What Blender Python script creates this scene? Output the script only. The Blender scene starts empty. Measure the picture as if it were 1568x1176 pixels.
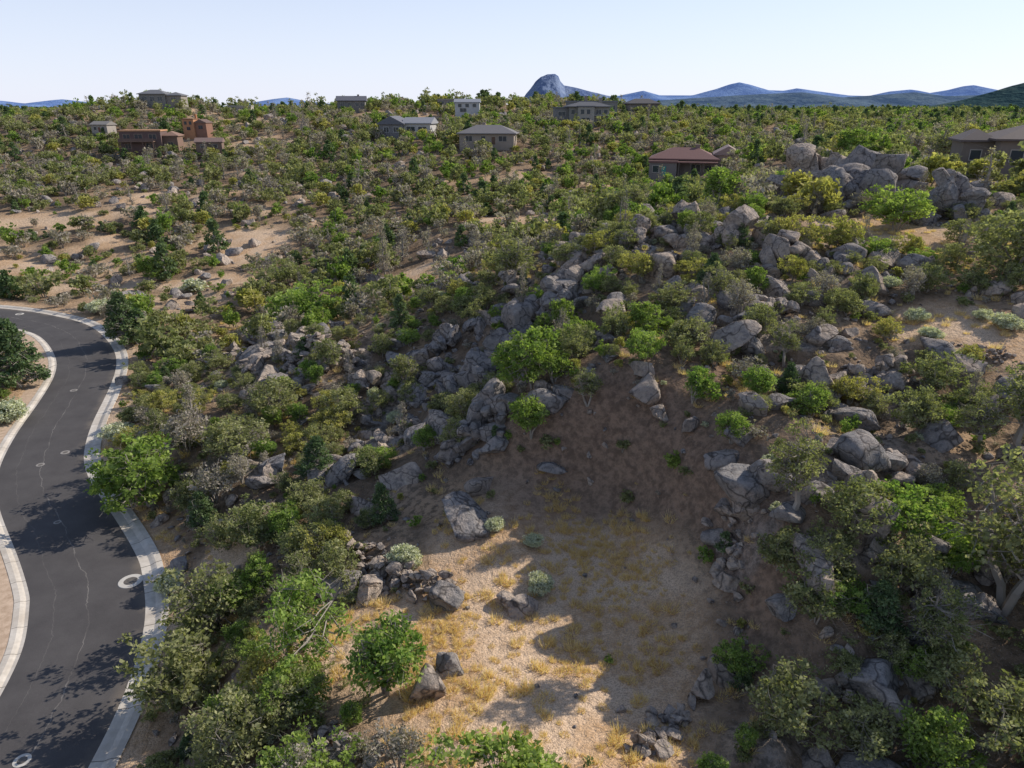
import bpy, bmesh, math, random
import numpy as np
from mathutils import Vector
S=bpy.context.scene
# ------------------------------------------------------------------ camera
P=math.radians(21.5); CH=30.0; F=1079.0
cam=bpy.data.cameras.new("camera"); co=bpy.data.objects.new("camera",cam); S.collection.objects.link(co)
co.location=(0,0,CH); co.rotation_euler=(math.radians(90)-P,0,0)
cam.sensor_width=36; cam.lens=36*F/1568; cam.clip_start=0.5; cam.clip_end=60000
S.camera=co
sP,cP=math.sin(P),math.cos(P)
def ray(u,v):
    cx=(u-784)/F; cy=(v-588)/F
    d=cy*cP+sP; f=cP-cy*sP
    return cx/f, -d/f      # dx/dY , dz/dY
def at(u,v,Y):
    a,b=ray(u,v); return (a*Y,Y,CH+b*Y)
# ------------------------------------------------------------------ noise
def _h(i,j,s): 
    t=np.sin(i*127.1+j*311.7+s*74.7)*43758.5453
    return t-np.floor(t)
def vn(x,y,s=0):
    xi=np.floor(x); yi=np.floor(y); fx=x-xi; fy=y-yi
    fx=fx*fx*(3-2*fx); fy=fy*fy*(3-2*fy)
    return (_h(xi,yi,s)*(1-fx)+_h(xi+1,yi,s)*fx)*(1-fy)+(_h(xi,yi+1,s)*(1-fx)+_h(xi+1,yi+1,s)*fx)*fy
def fbm(x,y,s=0,o=4):
    r=0;a=.5
    for k in range(o):
        r=r+a*(vn(x*2**k,y*2**k,s+k)-.5); a*=.55
    return r*2
def sm(a,b,x):
    t=np.clip((x-a)/(b-a),0,1); return t*t*(3-2*t)
# ------------------------------------------------------------------ road line
edge=[(-22,-80),(-20.5,-30),(-19.8,0),(-20.0,15),(-20.66,25.1),(-21.4,30.3),(-23,35.7),(-25.45,40.3),(-27,42.6),(-30.6,46.9),(-36,53),(-39.4,57.8),(-42.6,64.9),(-45.7,73.8),(-49.2,82.4),(-53.8,90),(-61.6,99.1),(-69.5,104.3),(-81.8,109.2),(-110,114),(-160,116),(-230,112)]
E=np.array(edge,float)
def catmull(P_,n=16):
    out=[]
    for i in range(len(P_)-1):
        p0=P_[max(i-1,0)];p1=P_[i];p2=P_[i+1];p3=P_[min(i+2,len(P_)-1)]
        for t in np.arange(n)/n:
            out.append(.5*((2*p1)+(-p0+p2)*t+(2*p0-5*p1+4*p2-p3)*t*t+(-p0+3*p1-3*p2+p3)*t**3))
    out.append(P_[-1]); return np.array(out)
Ed=catmull(E)
for _ in range(25): Ed[1:-1]=(Ed[:-2]+Ed[1:-1]*2+Ed[2:])/4
T=np.gradient(Ed,axis=0); T/=np.linalg.norm(T,axis=1)[:,None]
NL=np.stack([-T[:,1],T[:,0]],1)        # left normal
HW=3.65
C=Ed+NL*HW
L=np.concatenate([[0],np.cumsum(np.linalg.norm(np.diff(C,axis=0),axis=1))])
def roadd(x,y):
    x=np.asarray(x,float);y=np.asarray(y,float)
    d=np.full(x.shape,1e9); m=(x<30)&(x>-260)&(y<160)&(y>-110)
    xs=x[m];ys=y[m]; dd=np.full(xs.shape,1e9)
    for i in range(0,len(C)-1,2):
        a=C[i];b=C[min(i+2,len(C)-1)];ab=b-a
        t=np.clip(((xs-a[0])*ab[0]+(ys-a[1])*ab[1])/(ab@ab),0,1)
        dd=np.minimum(dd,(xs-a[0]-t*ab[0])**2+(ys-a[1]-t*ab[1])**2)
    d[m]=np.sqrt(dd); return d
# ------------------------------------------------------------------ terrain
cps=[]
for u,v,Y in [(780,1170,20),(780,1000,27.4),(780,800,37.5),(930,760,40.7),(930,650,43.3),(1050,760,37),(1080,1000,27),
  (450,520,80.5),(650,640,57),(780,560,57.7),(850,430,68),(1050,340,80),(1240,290,100),(1350,330,78),(1400,420,58),(1500,480,49.5),
  (1300,600,41.8),(1300,800,31),(1300,1000,25),(1450,1150,20.9),(350,800,43.8),(250,1000,32.3),(450,950,31.5),(400,650,58),(300,600,70),
  (860,320,150),(700,350,135),(600,450,105),(400,380,145),(100,350,160),(100,430,128),(0,300,190),(500,250,230),(750,220,240),(1050,275,185),
  (900,192,290),(550,168,345),(850,158,370),(350,176,340),(0,190,330),(250,162,330),(235,228,260),(640,205,270),(1200,195,300),(1500,205,260),(1550,250,140),(980,175,360),(1150,250,170),(720,180,320)]:
    cps.append(at(u,v,Y))
cps+=[(0,5,6),(0,-40,4),(60,-40,9),(-60,-40,0),(-150,60,0),(150,60,22),(120,20,18),(60,15,11),(60,50,19),(-150,200,5),(250,200,20),(-300,300,17),(350,400,20),(0,600,17),(-400,600,14),(400,600,17),(-600,300,12),(600,300,18),(0,450,23),(-150,450,19),(150,450,22),
  (-50,95,.3),(-40,110,.8),(-75,125,.5),(-30,85,1.5),(-60,60,0),(-45,35,0),(-60,20,0),(20,120,12),(50,130,16),(-22,20,0.2),(-10,22,4.5),(-12,12,3)]
cps=np.array(cps)
def U(r2): return .5*r2*np.log(r2+1e-9)
n=len(cps); sc=100.0
X=cps[:,:2]/sc
K=U(((X[:,None]-X[None])**2).sum(2))+np.eye(n)*2e-4
Pm=np.c_[np.ones(n),X]; A=np.block([[K,Pm],[Pm.T,np.zeros((3,3))]])
W=np.linalg.solve(A,np.r_[cps[:,2],0,0,0])
# clearings of bare decomposed granite: x,y,rx,ry
CL=[(1.5,30,8.8,12),(-9,29.5,4.5,3),(-55,147,8,14),(-20,102,9,7),(-13,112,8,6),(-60,124,24,2.6),(-105,165,16,7),(-90,185,10,5),(38,70,8,7),(32,48,5.5,4.5),(36,44,5,4),(0,140,9,10),(14,168,10,6),(-19,41,2.6,2),(-120,140,20,3),(-85,150,8,6),(-42,165,5,6),(22,190,6,6),(-70,215,8,5),(-36,42,4,14),(-100,135,10,4),(-130,190,14,5)]
def clear(x,y):
    x=np.asarray(x,float);y=np.asarray(y,float)
    wx=x+2.5*fbm(x/6,y/6,31,3)*np.clip(y/60,.5,3); wy=y+2.5*fbm(x/6,y/6,47,3)*np.clip(y/60,.5,3)
    m=np.zeros(x.shape)
    for cx,cy,rx,ry in CL:
        q=np.sqrt(((wx-cx)/rx)**2+((wy-cy)/ry)**2); m=np.maximum(m,1-sm(.8,1.15,q))
    return m
SEG=[((-9,54),(6,68),7,1),((6,68),(45,102),9,1),((-32,80),(-8,56),6,1),((15,30),(24,46),5,.7),((12,21),(24,27),4,.7),((20,46),(30,60),6,.9),((-24,50),(-10,44),4,.8)]
def ridge(x,y):
    x=np.asarray(x,float);y=np.asarray(y,float);m=np.zeros(x.shape)
    for a,b,w,k in SEG:
        dx,dy=b[0]-a[0],b[1]-a[1]; t=np.clip(((x-a[0])*dx+(y-a[1])*dy)/(dx*dx+dy*dy),0,1)
        m=np.maximum(m,k*(1-sm(.3,1.2,np.hypot(x-a[0]-t*dx,y-a[1]-t*dy)/w)))
    return m*np.clip(.7+fbm(x/4,y/4,61,3)*1.5,0,1)
def scarp(x,y):
    """cut bank behind and to the right of the graded pad: returns (height, face mask)"""
    dx=(x-1.0)/10.2; dy=(y-29.0)/12.5; q=np.hypot(dx,dy)+.05*fbm(x/3,y/3,77,3)
    th=np.arctan2(dy,dx); w=sm(-.55,.05,th)*(1-sm(1.55,2.1,th))
    h=sm(.98,1.22,q)*(1-sm(1.3,2.1,q)); face=sm(.95,1.05,q)*(1-sm(1.22,1.42,q))
    return 2.9*w*h, w*face
def Z(x,y):
    x=np.asarray(x,float);y=np.asarray(y,float); shp=x.shape
    xf=x.ravel();yf=y.ravel(); z=np.zeros(xf.shape)
    z+=W[n]+W[n+1]*xf/sc+W[n+2]*yf/sc
    for i in range(n): z+=W[i]*U((xf/sc-X[i,0])**2+(yf/sc-X[i,1])**2)
    r=np.hypot(xf,yf-100)
    z=np.clip(z,-3,40)
    k=sm(420,800,r); z=z*(1-k)+16*k
    cl=clear(xf,yf); sh,sf=scarp(xf,yf)
    z+=sh-sf*np.abs(fbm(xf/1.1,yf/1.1,91,3))*.7
    z+=fbm(xf/7,yf/7,3,4)*.9*(1-.8*cl)+fbm(xf/38,yf/38,9,3)*1.6*sm(60,160,yf)+fbm(xf/160,yf/160,19,3)*6*sm(450,1200,r)
    z+=ridge(xf,yf)*np.abs(fbm(xf/3.5,yf/3.5,88,4))*1.8
    d=roadd(xf,yf)
    nat=sm(5.2,12,d); z=z*nat+.1*(1-nat)
    z=np.where(d<5.2,-.14+.24*sm(4.5,5.2,d),z)
    return z.reshape(shp)
def Zp(x,y): return float(Z(np.array([x]),np.array([y]))[0])
_Y=np.geomspace(12,900,1800)
def site(u,v):
    a,b=ray(u,v); zz=Z(a*_Y,_Y); hit=CH+b*_Y<zz; k=int(np.argmax(hit))
    Y=float(_Y[k]) if hit.any() else 300.0
    return (a*Y,Y,Zp(a*Y,Y))
# ------------------------------------------------------------------ mesh helper
def mk(name,V,polys,mats,midx=None,smooth=False,link=True,attrs=None):
    me=bpy.data.meshes.new(name); V=np.asarray(V,np.float32)
    me.vertices.add(len(V)); me.vertices.foreach_set("co",V.ravel())
    polys=[np.asarray(p,np.int32) for p in polys]
    li=np.concatenate([p.ravel() for p in polys]); me.loops.add(len(li)); me.loops.foreach_set("vertex_index",li)
    st=[];o=0;mi=[]
    for k,p in enumerate(polys):
        st.append(o+np.arange(len(p))*p.shape[1]); o+=p.size
        mi.append(np.zeros(len(p)) if midx is None else (np.full(len(p),midx[k]) if np.isscalar(midx[k]) else np.asarray(midx[k])))
    st=np.concatenate(st).astype(np.int32); mi=np.concatenate(mi).astype(np.int32)
    me.polygons.add(len(st)); me.polygons.foreach_set("loop_start",st)
    for m in mats: me.materials.append(m)
    me.polygons.foreach_set("material_index",mi)
    me.polygons.foreach_set("use_smooth",np.full(len(st),smooth))
    me.update(calc_edges=True)
    if attrs:
        for an,av in attrs.items():
            at_=me.attributes.new(an,'FLOAT','POINT'); at_.data.foreach_set('value',np.asarray(av,np.float32))
    ob=bpy.data.objects.new(name,me)
    if link: S.collection.objects.link(ob)
    return ob
# ------------------------------------------------------------------ materials
class NT:
    def __init__(s,name):
        s.m=bpy.data.materials.new(name); s.m.use_nodes=True; s.t=s.m.node_tree; s.t.nodes.clear()
        s.out=s.n('ShaderNodeOutputMaterial')
    def n(s,t,**k):
        x=s.t.nodes.new(t)
        for a,b in k.items(): setattr(x,a,b)
        return x
    def l(s,a,b): s.t.links.new(a,b)
    def noise(s,scale,detail=4,rough=.6,vec=None):
        x=s.n('ShaderNodeTexNoise'); x.inputs['Scale'].default_value=scale; x.inputs['Detail'].default_value=detail; x.inputs['Roughness'].default_value=rough
        if vec is not None: s.l(vec,x.inputs['Vector'])
        return x.outputs['Fac']
    def rng(s,f,a,b,c=0,d=1):
        x=s.n('ShaderNodeMapRange'); x.inputs[1].default_value=a;x.inputs[2].default_value=b;x.inputs[3].default_value=c;x.inputs[4].default_value=d
        s.l(f,x.inputs[0]); return x.outputs[0]
    def mix(s,f,a,b,mode='MIX'):
        x=s.n('ShaderNodeMix',data_type='RGBA',blend_type=mode)
        for sock,val in ((x.inputs[0],f),(x.inputs[6],a),(x.inputs[7],b)):
            if isinstance(val,(int,float)): sock.default_value=val
            elif isinstance(val,tuple): sock.default_value=(*val,1)
            else: s.l(val,sock)
        return x.outputs[2]
    def math(s,op,a,b=0):
        x=s.n('ShaderNodeMath',operation=op)
        for sock,val in ((x.inputs[0],a),(x.inputs[1],b)):
            if isinstance(val,(int,float)): sock.default_value=val
            else: s.l(val,sock)
        return x.outputs[0]
    def bsdf(s,col,rough=.9,bump=None,bs=.3,bd=.1,spec=.2):
        x=s.n('ShaderNodeBsdfPrincipled') if spec>0 else s.n('ShaderNodeBsdfDiffuse')
        cs=x.inputs['Base Color' if spec>0 else 'Color']
        if isinstance(col,tuple): cs.default_value=(*col,1)
        else: s.l(col,cs)
        if spec>0: x.inputs['Roughness'].default_value=rough; x.inputs['Specular IOR Level'].default_value=spec
        if bump is not None:
            b=s.n('ShaderNodeBump'); b.inputs['Strength'].default_value=bs; b.inputs['Distance'].default_value=bd
            s.l(bump,b.inputs['Height']); s.l(b.outputs[0],x.inputs['Normal'])
        s.l(x.outputs[0],s.out.inputs[0]); return s.m
    def attr(s,nm,geo=True):
        x=s.n('ShaderNodeAttribute',attribute_name=nm); return x.outputs['Fac']
    def obj(s): return s.n('ShaderNodeTexCoord').outputs['Object']
def leafmat(name,c1,c2,c3,trans=.3):
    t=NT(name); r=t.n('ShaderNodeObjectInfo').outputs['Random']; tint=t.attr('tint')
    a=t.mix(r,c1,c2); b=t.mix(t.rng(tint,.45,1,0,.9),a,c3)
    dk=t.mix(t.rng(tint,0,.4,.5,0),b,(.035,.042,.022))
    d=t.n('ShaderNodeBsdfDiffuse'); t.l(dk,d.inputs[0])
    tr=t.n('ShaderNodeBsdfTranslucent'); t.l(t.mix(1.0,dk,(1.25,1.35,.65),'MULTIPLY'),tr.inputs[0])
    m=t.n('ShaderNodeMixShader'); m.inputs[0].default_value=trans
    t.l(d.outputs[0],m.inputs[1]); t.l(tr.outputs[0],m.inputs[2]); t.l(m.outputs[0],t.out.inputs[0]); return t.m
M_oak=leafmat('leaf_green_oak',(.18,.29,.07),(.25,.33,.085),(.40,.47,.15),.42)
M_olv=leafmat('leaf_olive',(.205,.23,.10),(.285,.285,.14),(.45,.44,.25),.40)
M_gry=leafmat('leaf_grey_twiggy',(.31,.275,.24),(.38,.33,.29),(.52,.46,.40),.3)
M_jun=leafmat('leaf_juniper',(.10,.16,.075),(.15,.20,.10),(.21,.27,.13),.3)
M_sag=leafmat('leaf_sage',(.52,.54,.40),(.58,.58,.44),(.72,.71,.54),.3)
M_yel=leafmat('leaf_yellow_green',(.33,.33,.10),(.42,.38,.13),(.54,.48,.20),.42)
M_grs=leafmat('dry_grass_blade',(.62,.43,.21),(.74,.55,.31),(.86,.71,.46),.4)
t=NT('bark'); M_bark=t.bsdf(t.mix(t.noise(6,2),(.18,.16,.135),(.42,.37,.32)),spec=0)
def granite(name,a,b,c,pale):
    t=NT(name); o=t.n('ShaderNodeNewGeometry').outputs['Position']
    n1=t.noise(.55,2,.6,o); n2=t.noise(2.6,5,.75,o)
    wv=t.n('ShaderNodeTexVoronoi',feature='DISTANCE_TO_EDGE'); wv.inputs['Scale'].default_value=.6
    ad=t.n('ShaderNodeVectorMath',operation='MULTIPLY_ADD'); nv=t.n('ShaderNodeTexNoise'); nv.inputs['Scale'].default_value=1.2; nv.inputs['Detail'].default_value=1; t.l(o,nv.inputs['Vector'])
    t.l(nv.outputs['Color'],ad.inputs[0]); ad.inputs[1].default_value=(1.3,1.3,1.3); t.l(o,ad.inputs[2]); t.l(ad.outputs[0],wv.inputs['Vector'])
    crack=t.rng(wv.outputs['Distance'],0,.045,1,0)
    r=t.n('ShaderNodeObjectInfo').outputs['Random']
    c0=t.mix(t.rng(n1,.38,.62),a,b); c1=t.mix(t.rng(n2,.49,.6,0,.85),c0,c); c2=t.mix(t.rng(n2,.34,.44,.6,0),c1,pale)
    c3=t.mix(t.rng(r,0,1,0,.35),c2,(.32,.28,.255)); c4=t.mix(t.math('MULTIPLY',crack,.8),c3,(.06,.052,.048))
    return t.bsdf(c4,.92,n2,1,.4,0)
M_rock=granite('granite',(.46,.385,.33),(.60,.475,.375),(.24,.21,.19),(.74,.64,.52))
M_rockd=granite('granite_weathered_shade_tone',(.33,.31,.30),(.45,.385,.34),(.17,.16,.16),(.56,.50,.45))  # darker weathered granite; the ridge face's shade is painted into its tone
# ground
t=NT('hillside_soil'); o=t.obj(); sand=t.attr('sand'); far=t.attr('far'); bank=t.attr('bank'); rk=t.attr('rock'); n1=t.attr('patch')
n2=t.noise(2.2,4,.72,o); n3=t.noise(12,2,.7,o)
base=t.mix(n1,(.22,.155,.105),(.40,.275,.175)); base=t.mix(t.rng(n2,.46,.6,0,.85),base,(.13,.098,.07))
sd=t.mix(t.rng(n2,.38,.62),(.66,.46,.30),(.50,.32,.18)); sd=t.mix(t.math('MULTIPLY',n1,.6),sd,(.72,.55,.40)); sd=t.mix(t.rng(n3,.46,.62,0,.75),sd,(.30,.20,.125))
col=t.mix(sand,base,sd); col=t.mix(t.rng(n3,.60,.70,0,.4),col,(.5,.45,.4))
bk=t.mix(t.rng(n2,.4,.6),(.30,.205,.145),(.16,.112,.082)); col=t.mix(bank,col,bk)
rc=t.mix(t.rng(n2,.4,.58),(.34,.30,.265),(.15,.135,.12)); col=t.mix(t.math('MULTIPLY',rk,t.rng(n1,.2,.6)),col,rc)
fc=t.mix(n1,(.11,.13,.07),(.18,.18,.10)); col=t.mix(far,col,fc)
M_soil=t.bsdf(col,.95,n2,.9,.25,0)
# ------------------------------------------------------------------ ground sheet
def axis(lo,hi,step,mx,g=1.045):
    a=list(np.arange(lo,hi,step)); s=step;x=a[-1]
    while x<mx: s*=g; x+=s; a.append(x)
    s=step;x=lo;b=[]
    while x>-mx: s*=g; x-=s; b.append(x)
    return np.array(b[::-1]+a)
xs=axis(-66,62,.42,14000,1.05); ys=axis(14,120,.42,14000,1.045)
GX,GY=np.meshgrid(xs,ys); GZ=Z(GX,GY)
nx,ny=len(xs),len(ys); idx=np.arange(nx*ny).reshape(ny,nx)
q=np.stack([idx[:-1,:-1],idx[:-1,1:],idx[1:,1:],idx[1:,:-1]],-1).reshape(-1,4)
def slopes(x,y): return sm(.2,.4,fbm(x/30,y/22,77,4)+.14*(1-sm(-70,-20,x)))
sandm=np.maximum(clear(GX,GY),slopes(GX,GY)*sm(95,125,GY)*.7)
sandm=np.maximum(sandm,(1-sm(5.5,8.5,roadd(GX,GY)))*.8)
_,face=scarp(GX,GY)
bankm=np.maximum(face,sm(36.5,40,GY+fbm(GX/4,GY/4,5,3)*2)*(1-sm(46,52,GY))*sm(-4,2,GX)*(1-sm(14,20,GX))*.85)
patch=sm(-.15,.2,fbm(GX/4,GY/4,201,5))
ground=mk('hillside_ground',np.stack([GX.ravel(),GY.ravel(),GZ.ravel()],1),[q],[M_soil],smooth=True,attrs={'sand':sandm.ravel(),'far':sm(420,700,np.hypot(GX,GY)).ravel(),'bank':bankm.ravel(),'rock':ridge(GX,GY).ravel(),'patch':patch.ravel()})
# ------------------------------------------------------------------ road
def uvmat_joint(name,c1,c2,step):
    t=NT(name); uv=t.n('ShaderNodeUVMap'); sx=t.n('ShaderNodeSeparateXYZ'); t.l(uv.outputs[0],sx.inputs[0])
    m=t.math('FRACT',t.math('DIVIDE',sx.outputs[0],step)); j=t.math('LESS_THAN',m,.02)
    nn=t.noise(3,3,.6,t.obj()); n2=t.noise(.4,3,.6,t.obj())
    c=t.mix(t.rng(nn,.35,.7),c1,c2); c=t.mix(t.rng(n2,.4,.65,0,.5),c,(.36,.30,.24)); c=t.mix(t.math('MULTIPLY',j,.8),c,(.14,.12,.10)); return t.bsdf(c,.85,spec=0)
M_conc=uvmat_joint('concrete_gutter',(.54,.49,.43),(.66,.60,.53),3.0)
t=NT('asphalt'); uv=t.n('ShaderNodeUVMap'); sx=t.n('ShaderNodeSeparateXYZ'); t.l(uv.outputs[0],sx.inputs[0])
o=t.obj(); n1=t.noise(.35,4,.6,o); n2=t.noise(24,2,.7,o)
c=t.mix(t.rng(n1,.3,.7),(.066,.060,.060),(.096,.088,.086)); c=t.mix(t.rng(n2,.5,.75,0,.4),c,(.15,.14,.13))
w=t.math('MULTIPLY',t.math('SUBTRACT',t.noise(.16,5,.7,o),.5),1.5)
acr=t.math('ADD',sx.outputs[1],w)
for off,wd,st in ((.35,.03,.45),(-1.5,.018,.2)):
    ln=t.math('LESS_THAN',t.math('ABSOLUTE',t.math('SUBTRACT',acr,off)),wd)
    ln=t.math('MULTIPLY',ln,t.rng(n1,.42,.6,.1,st)); c=t.mix(ln,c,(.32,.29,.26))
edgeg=t.rng(t.math('ABSOLUTE',sx.outputs[1]),2.9,3.65,0,.45); c=t.mix(t.math('MULTIPLY',edgeg,t.rng(n1,.4,.6)),c,(.25,.2,.15))
M_asp=t.bsdf(c,.85,n2,.3,.01)
def ribbon(name,offs,mats,midx):
    nS=len(C); k=len(offs); V=np.zeros((nS,k,3)); 
    for j,(d,z) in enumerate(offs): V[:,j,:2]=C-NL*d; V[:,j,2]=z
    id_=np.arange(nS*k).reshape(nS,k); pol=[];mi=[]
    for j in range(k-1):
        pol.append(np.stack([id_[:-1,j],id_[:-1,j+1],id_[1:,j+1],id_[1:,j]],-1)); mi.append(midx)
    ob=mk(name,V.reshape(-1,3),pol,mats,mi); uvl=ob.data.uv_layers.new(name='UVMap')
    li=np.zeros(len(ob.data.loops),np.int32); ob.data.loops.foreach_get('vertex_index',li)
    uvv=np.stack([L[li//k],np.array([o_[0] for o_ in offs])[li%k]],1); uvl.data.foreach_set('uv',uvv.astype(np.float32).ravel())
    return ob
road=ribbon('asphalt_road',[(-2.91,0),(.3,.03),(3.66,0)],[M_asp],0)
ribbon('concrete_kerb_and_gutter',[(3.65,.006),(4.25,-.005),(4.5,.09),(4.62,.125),(5.02,.13),(5.03,-.3)],[M_conc],0)
ribbon('concrete_kerb_and_gutter',[(-5.3,-.05),(-4.5,.02),(-3.72,.05),(-3.66,.125),(-3.4,.125),(-3.22,.06),(-3.1,.0),(-2.9,.006)],[M_conc],0) if False else ribbon('concrete_kerb_and_gutter',[(-3.74,-.3),(-3.73,.125),(-3.4,.125),(-3.22,.06),(-3.1,.0),(-2.9,.006)],[M_conc],0)
t=NT('verge_sand'); M_verge=t.bsdf(t.mix(t.rng(t.noise(2,4,.7,t.obj()),.35,.65),(.60,.45,.33),(.42,.30,.21)),spec=0)
ribbon('sandy_verge',[(-5.4,.06),(-4.6,.085),(-3.735,.10)],[M_verge],0)
t=NT('cast_iron'); M_iron=t.bsdf(t.mix(t.noise(20),(.09,.08,.07),(.18,.16,.14)),.6)
t=NT('collar_concrete'); M_col=t.bsdf(t.mix(t.noise(5),(.46,.43,.39),(.60,.56,.50)),.85)
t=NT('collar_worn'); M_col2=t.bsdf(t.mix(t.noise(5),(.22,.20,.185),(.36,.33,.30)),.85)
def manhole(u,v,r,mc):
    a,b=ray(u,v); Y=CH/-b; x=a*Y
    V=[]; N=32; rings=[(0,.052),(r*.48,.052),(r*.5,.046),(r*.56,.046),(r*.57,.05),(r*.97,.05),(r,.03)]
    V.append((0,0,rings[0][1]))
    for rr,z in rings[1:]:
        for k in range(N): V.append((rr*math.cos(k*2*math.pi/N),rr*math.sin(k*2*math.pi/N),z))
    tri=[(0,1+k,1+(k+1)%N) for k in range(N)]; q=[];qm=[]
    for j in range(len(rings)-2):
        for k in range(N): q.append((1+j*N+k,1+(j+1)*N+k,1+(j+1)*N+(k+1)%N,1+j*N+(k+1)%N)); qm.append(0 if j<2 else 1)
    ob=mk('manhole_cover',V,[np.array(tri),np.array(q)],[M_iron,mc],[0,qm]); ob.location=(x,Y,-.018)
for u,v,r,mc in [(200,890,.78,M_col),(62,712,.36,M_col2),(100,693,.4,M_col2),(113,598,.4,M_col2),(34,1165,.42,M_col),(88,800,.28,M_col2),(30,481,.6,M_col)]: manhole(u,v,r,mc)
# ------------------------------------------------------------------ plants
def tube(V,Q,path,rad,sides=4):
    path=np.array(path,float); b=len(V)
    for i,p in enumerate(path):
        d=path[min(i+1,len(path)-1)]-path[max(i-1,0)]; d/=np.linalg.norm(d)+1e-9
        a=np.cross(d,(.3,.9,.1)); a/=np.linalg.norm(a)+1e-9; c=np.cross(d,a)
        for k in range(sides):
            th=2*math.pi*k/sides; V.append(p+rad[i]*(a*math.cos(th)+c*math.sin(th)))
    for i in range(len(path)-1):
        for k in range(sides): Q.append((b+i*sides+k,b+i*sides+(k+1)%sides,b+(i+1)*sides+(k+1)%sides,b+(i+1)*sides+k))
def bush(name,seed,H,R,stems,ncl,lpc,leaf,clr,mat,shape='round',zlo=.12,sub=True,link=False,twig=2):
    r=np.random.RandomState(seed); V=[];Q=[]; nodes=[]
    for i in range(stems):
        a=2*math.pi*(i+r.rand()*.7)/stems; out=R*(.25+.45*r.rand()) if stems>1 else R*.12
        h=H*(.6+.3*r.rand()) if shape!='cone' else H*.93
        pts=[]
        for k in range(6):
            f=k/5; pts.append(np.array([math.cos(a)*out*f**.8,math.sin(a)*out*f**.8,h*f])+r.randn(3)*(.05*H*.4 if k else 0)*(1 if k<5 else .5))
        pts[0][2]=-.4; r0=.035*H/ (stems**.35)
        tube(V,Q,pts,[r0*(1-.16*k) for k in range(6)],5); nodes+=[(p,r0*(1-.16*k)) for k,p in enumerate(pts) if k>0]
    NP=np.array([p for p,_ in nodes]); 
    lob=r.randn(7,3); lob/=np.linalg.norm(lob,axis=1)[:,None]; la=r.uniform(-.5,.4,7)
    cen=[];tn=[]
    for i in range(ncl):
        if shape=='cone':
            f=r.rand()**1.3; f=zlo+(1-zlo)*f; rr=R*(1-f)**.75*(.45+.6*r.rand()); a=r.rand()*6.28
            c=np.array([rr*math.cos(a),rr*math.sin(a),f*H])
        else:
            d=r.randn(3); d/=np.linalg.norm(d)
            m=.85+sum(la[k]*max(0,d@lob[k])**3 for k in range(7))
            q_=r.rand()**(1/2.6)*m
            c=np.array([R*q_*d[0],R*q_*d[1],H*.55+H*.45*q_*d[2]])
            if c[2]<zlo*H: c[2]=zlo*H+r.rand()*.2*H
        cen.append(c); tn.append(np.clip(.5+.28*r.randn(),0,1))
        lower=NP[:,2]-c[2]; dist=np.linalg.norm(NP-c,axis=1)+np.maximum(lower,0)*2; k=int(np.argmin(dist)); p=NP[k]
        if sub or i%2==0:
            mid=(p+c)/2+r.randn(3)*.07*R; mid[2]-=.05*R
            rb=min(nodes[k][1]*.6,.03*H/3*1.2); tube(V,Q,[p,mid,c],[rb,rb*.7,rb*.3],3)
            if sub:
                for _ in range(twig):
                    e=c+r.randn(3)*clr*1.3; tube(V,Q,[(mid+c)/2,e],[rb*.45,rb*.15],3)
    cen=np.array(cen); tn=np.array(tn); nb=len(V)
    N=ncl*lpc; ci=np.repeat(np.arange(ncl),lpc); cs=clr*(.6+.8*r.rand(ncl))
    g=r.randn(N,3); g/=np.linalg.norm(g,axis=1)[:,None]; g*= (r.rand(N)**.45)[:,None]
    pos=cen[ci]+g*cs[ci][:,None]*np.array([1.25,1.25,.8])
    t1=r.randn(N,3); t1[:,2]+=.2; t1/=np.linalg.norm(t1,axis=1)[:,None]; t2=np.cross(t1,r.randn(N,3)); t2/=np.linalg.norm(t2,axis=1)[:,None]
    s=(leaf*(.6+.8*r.rand(N)))[:,None]
    LV=np.stack([pos+t1*s,pos+t2*s*.6,pos-t1*s*.9,pos-t2*s*.6],1).reshape(-1,3)
    VV=np.concatenate([np.array(V).reshape(-1,3),LV]); LQ=nb+np.arange(N*4).reshape(N,4)
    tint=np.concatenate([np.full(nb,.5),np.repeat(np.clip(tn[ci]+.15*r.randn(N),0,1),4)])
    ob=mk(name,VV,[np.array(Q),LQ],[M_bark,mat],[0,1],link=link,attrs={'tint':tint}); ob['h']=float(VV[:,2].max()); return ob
def coll(name,obs):
    c=bpy.data.collections.new(name)
    for o_ in obs: c.objects.link(o_)
    return c
spec=[('oak',M_oak,3.0,1.7,4,'round',1.0),('oak',M_oak,3.2,1.4,3,'round',.9),('oak',M_oak,2.7,1.9,5,'round',1.0),
 ('olive',M_olv,3.0,1.6,4,'round',.75),('olive',M_olv,2.6,1.9,5,'round',.7),('olive',M_olv,3.6,1.4,2,'round',.6),('olive',M_olv,2.4,1.5,5,'round',.85),
 ('dry',M_gry,2.6,1.6,6,'round',.4),('dry',M_gry,3.2,1.3,3,'round',.4),
 ('juniper',M_jun,3.6,1.4,1,'cone',1.2),('juniper',M_jun,3.0,1.5,2,'cone',1.2),
 ('sage',M_sag,1.5,1.2,6,'round',1.0),('yellow',M_yel,2.6,1.5,4,'round',.75),('snag',M_gry,4.4,1.1,2,'cone',.16)]
HI=[];LO=[]
for i,(nm,m,h,R,st,sh,dn) in enumerate(spec):
    HI.append(bush('shrubhi_%02d_%s'%(i,nm),100+i,h,R,st,int(135*(dn**.5)),int(40*dn),.078,.25,m,sh,twig=5 if nm=='snag' else 2))
    LO.append(bush('shrublo_%02d_%s'%(i,nm),200+i,h,R,max(1,st-1),40,int(22*dn),.18 if nm!='snag' else .12,.34,m,sh,sub=nm in('snag','dry')))
cHI=coll('shrub_library_near',HI); cLO=coll('shrub_library_far',LO)
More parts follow.
